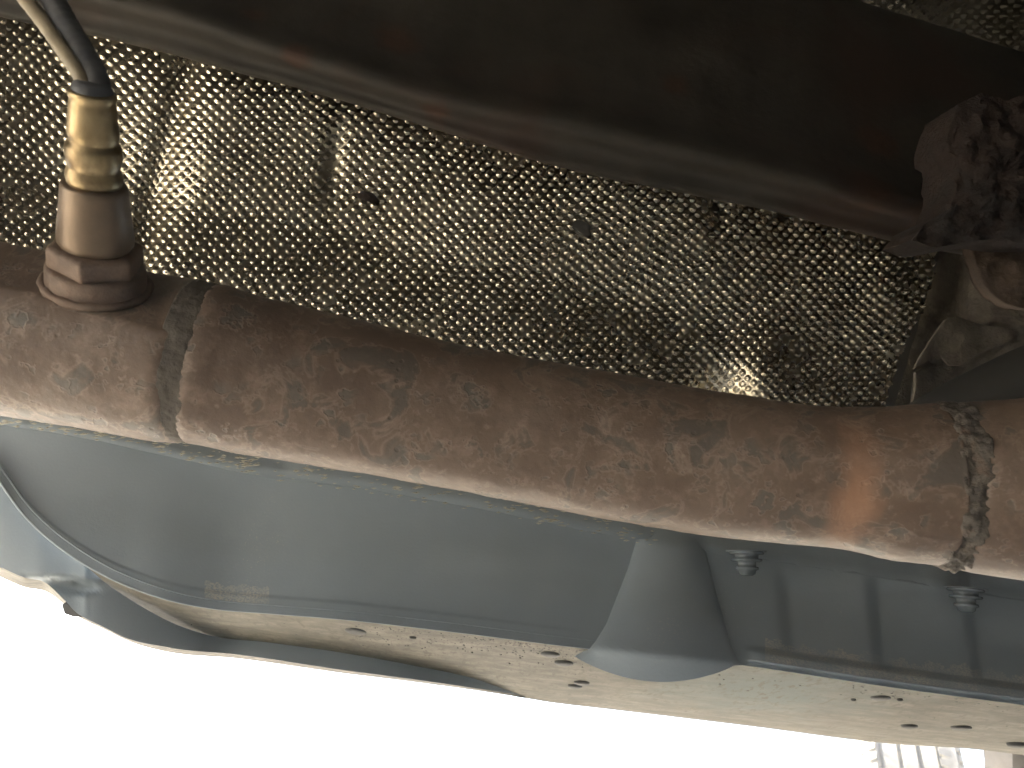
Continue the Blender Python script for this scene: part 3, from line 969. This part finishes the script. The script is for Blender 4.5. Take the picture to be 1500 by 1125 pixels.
# stepped fasteners on the wall
for (u, v) in ((1093, 808), (1414, 862)):
    d = float(dWall(np.array([u]), np.array([v + 12]))[0]) - 0.012
    base = P(u, v, d)
    ax = P(u + 2, v + 40, d - 0.004) - base
    b = lathe('stepped_bolt', base, ax, [(0, .0095), (.0008, .0100), (.0016, .0095), (.0018, .0068), (.0040, .0066), (.0042, .0086), (.0050, .0088), (.0056, .0082), (.0058, .0052),
                                         (.0085, .0050), (.0087, .0064), (.0100, .0066), (.0108, .0050), (.0125, .0046), (.0135, .0030)], 20, M_BOLT, tray)
    tube('bolt_washer', np.array([base + (P(u, v, d) - P(u + 2, v + 40, d - 0.004)) * k for k in (0.0, 0.03)]), np.array([.0116, .0112]), 24, M_PLASTIC, tray)
# dried mud on the flange
V, Fs = [], []
for k in range(420):
    u = rng.uniform(0, 380) if k % 5 < 3 else rng.uniform(400, 960)
    v = vA(np.array([u]))[0] - rng.uniform(-2, 30) + (6 if u > 400 else 0)
    dd = float(dWall(np.array([u]), vA(np.array([u])))[0]) - 0.0125 + 0.0001
    c = P(u, v, dd)
    s = rng.uniform(0.0003, 0.0010)
    k0 = len(V)
    dirs = [r_ * 2.6, u_ * 0.7, -r_ * 2.6, -u_ * 0.7, -f_ * 0.7, f_ * 2]
    for q in dirs:
        V.append(c + q * s * rng.uniform(0.6, 1.4))
    for a_, b_ in ((0, 1), (1, 2), (2, 3), (3, 0)):
        Fs += [(k0 + a_, k0 + b_, k0 + 4), (k0 + b_, k0 + a_, k0 + 5)]
tag(obj('dried_mud', V, Fs, M_MUD, tray, smooth_shade=False), kind='stuff')

# grit stuck to the underside near the rim
V, Fs = [], []
for k in range(520):
    if k % 4:
        u = rng.uniform(520, 870)
        v = vB(np.array([u]))[0] + abs(rng.normal(0, 11)) + 3
    elif k % 8:
        u = rng.uniform(1240, 1520)
        v = vB(np.array([u]))[0] + abs(rng.normal(0, 14)) + 4
    else:
        u = rng.uniform(260, 1500)
        v = vB(np.array([u]))[0] + rng.uniform(4, 40)
    c = P(u, v, float(dFar(np.array([u]), np.array([v]))[0]) - 0.0001)
    s_ = rng.uniform(0.0002, 0.0007)
    k0 = len(V)
    for q in ((1, 0, 0), (0, 1.4, 0), (-1, 0, 0), (0, -1.4, 0), (0, 0, -.5), (0, 0, .8)):
        V.append(c + np.array(q) * s_ * rng.uniform(0.6, 1.5))
    for a_, b_ in ((0, 1), (1, 2), (2, 3), (3, 0)):
        Fs += [(k0 + b_, k0 + a_, k0 + 4), (k0 + a_, k0 + b_, k0 + 5)]
tag(obj('dark_grit', V, Fs, M_NEAR_BLACK, tray, smooth_shade=False), kind='stuff')

# ------------------------------------------------------------------ tyre and suspension arm, far bottom right
def tyre():
    c = P(1445, 1100, 1.55)
    ctr = np.array([c[0], c[1] + 0.31, 0.31])
    root = thing('tyre', 'tyre paled by glare put into its colour, with grooved tread standing beyond the undertray', 'tyre', (ctr[0], ctr[1], 0.0))
    prof = [(-.092, .20), (-.100, .25), (-.094, .285)]
    x = -.086
    for k in range(5):
        wd = .028
        prof += [(x, .306), (x + .001, .309 - abs(x + .014) * .03), (x + wd - .001, .309 - abs(x + .014) * .03), (x + wd, .306)]
        if k < 4:
            prof += [(x + wd + .0008, .298), (x + wd + .0072, .298)]
        x += wd + .008
    prof += [(.094, .285), (.100, .25), (.092, .20)]
    AX = np.array([math.cos(.47), -math.sin(.47), 0.0])
    FW = np.array([math.sin(.47), math.cos(.47), 0.0])
    lathe('tread_body', ctr, AX, prof, 96, M_TYRE, root, side=np.array([0, 0, 1.0]), caps=False, smooth_shade=False)
    lathe('rim', ctr, AX, [(-.09, .205), (-.06, .19), (.06, .19), (.09, .205)], 48, M_ZINC, root, side=np.array([0, 0, 1.0]))
    # shoulder sipes as raised slanted lugs
    V, Fs = [], []
    for k in range(84):
        a = 2 * math.pi * k / 84
        for x0, x1, sh in ((.054, .094, .035), (-.094, -.064, -.03)):
            k0 = len(V)
            for dr in (.300, .3125):
                for xx, da in ((x0, 0), (x1, sh), (x1, sh + .045), (x0, .045)):
                    rr = dr - (0.010 if abs(xx) > .09 else 0)
                    V.append(ctr + AX * xx + FW * rr * math.cos(a + da) + np.array([0, 0, rr * math.sin(a + da)]))
            Fs += [(k0 + 4, k0 + 5, k0 + 6, k0 + 7), (k0, k0 + 1, k0 + 5, k0 + 4), (k0 + 1, k0 + 2, k0 + 6, k0 + 5), (k0 + 2, k0 + 3, k0 + 7, k0 + 6), (k0 + 3, k0, k0 + 4, k0 + 7)]
    tag(obj('tread_lugs', V, Fs, M_TYRE, root, smooth_shade=False), kind='stuff')
tyre()
o = slab('suspension_arm', [(1484, 1090), (1510, 1084), (1680, 1094), (1680, 1184), (1600, 1194), (1540, 1174), (1487, 1164), (1482, 1124)], lambda a, b: 0.80 + 0.00025 * np.abs(np.asarray(a, float) - 1480), 0.05, M_ARM, bev=0.006, bulge=0.02, rough=0.004)
tag(o, 'brown suspension arm hanging below the tray in the bottom right corner', 'suspension arm')

# ------------------------------------------------------------------ even haze volume added to imitate lens glare
HAZE = 0.12
if HAZE:
    hm = bpy.data.materials.new('glare_haze')
    hm.use_nodes = True
    t = hm.node_tree
    t.nodes.remove(t.nodes['Principled BSDF'])
    pv = t.nodes.new('ShaderNodeVolumePrincipled')
    pv.inputs['Color'].default_value = (0.95, 0.95, 0.92, 1)
    pv.inputs['Density'].default_value = HAZE
    pv.inputs['Anisotropy'].default_value = 0.75
    t.links.new(pv.outputs[0], t.nodes['Material Output'].inputs['Volume'])
    a, b = np.array([-41, -41, -1.0]), np.array([41, 41, 1.5])
    V = [(x, y, z) for z in (a[2], b[2]) for x, y in ((a[0], a[1]), (b[0], a[1]), (b[0], b[1]), (a[0], b[1]))]
    h = obj('haze', V, [(0, 3, 2, 1), (4, 5, 6, 7), (0, 1, 5, 4), (1, 2, 6, 5), (2, 3, 7, 6), (3, 0, 4, 7)], hm, smooth_shade=False, origin=(0, 0, 0))
    tag(h, kind='stuff')
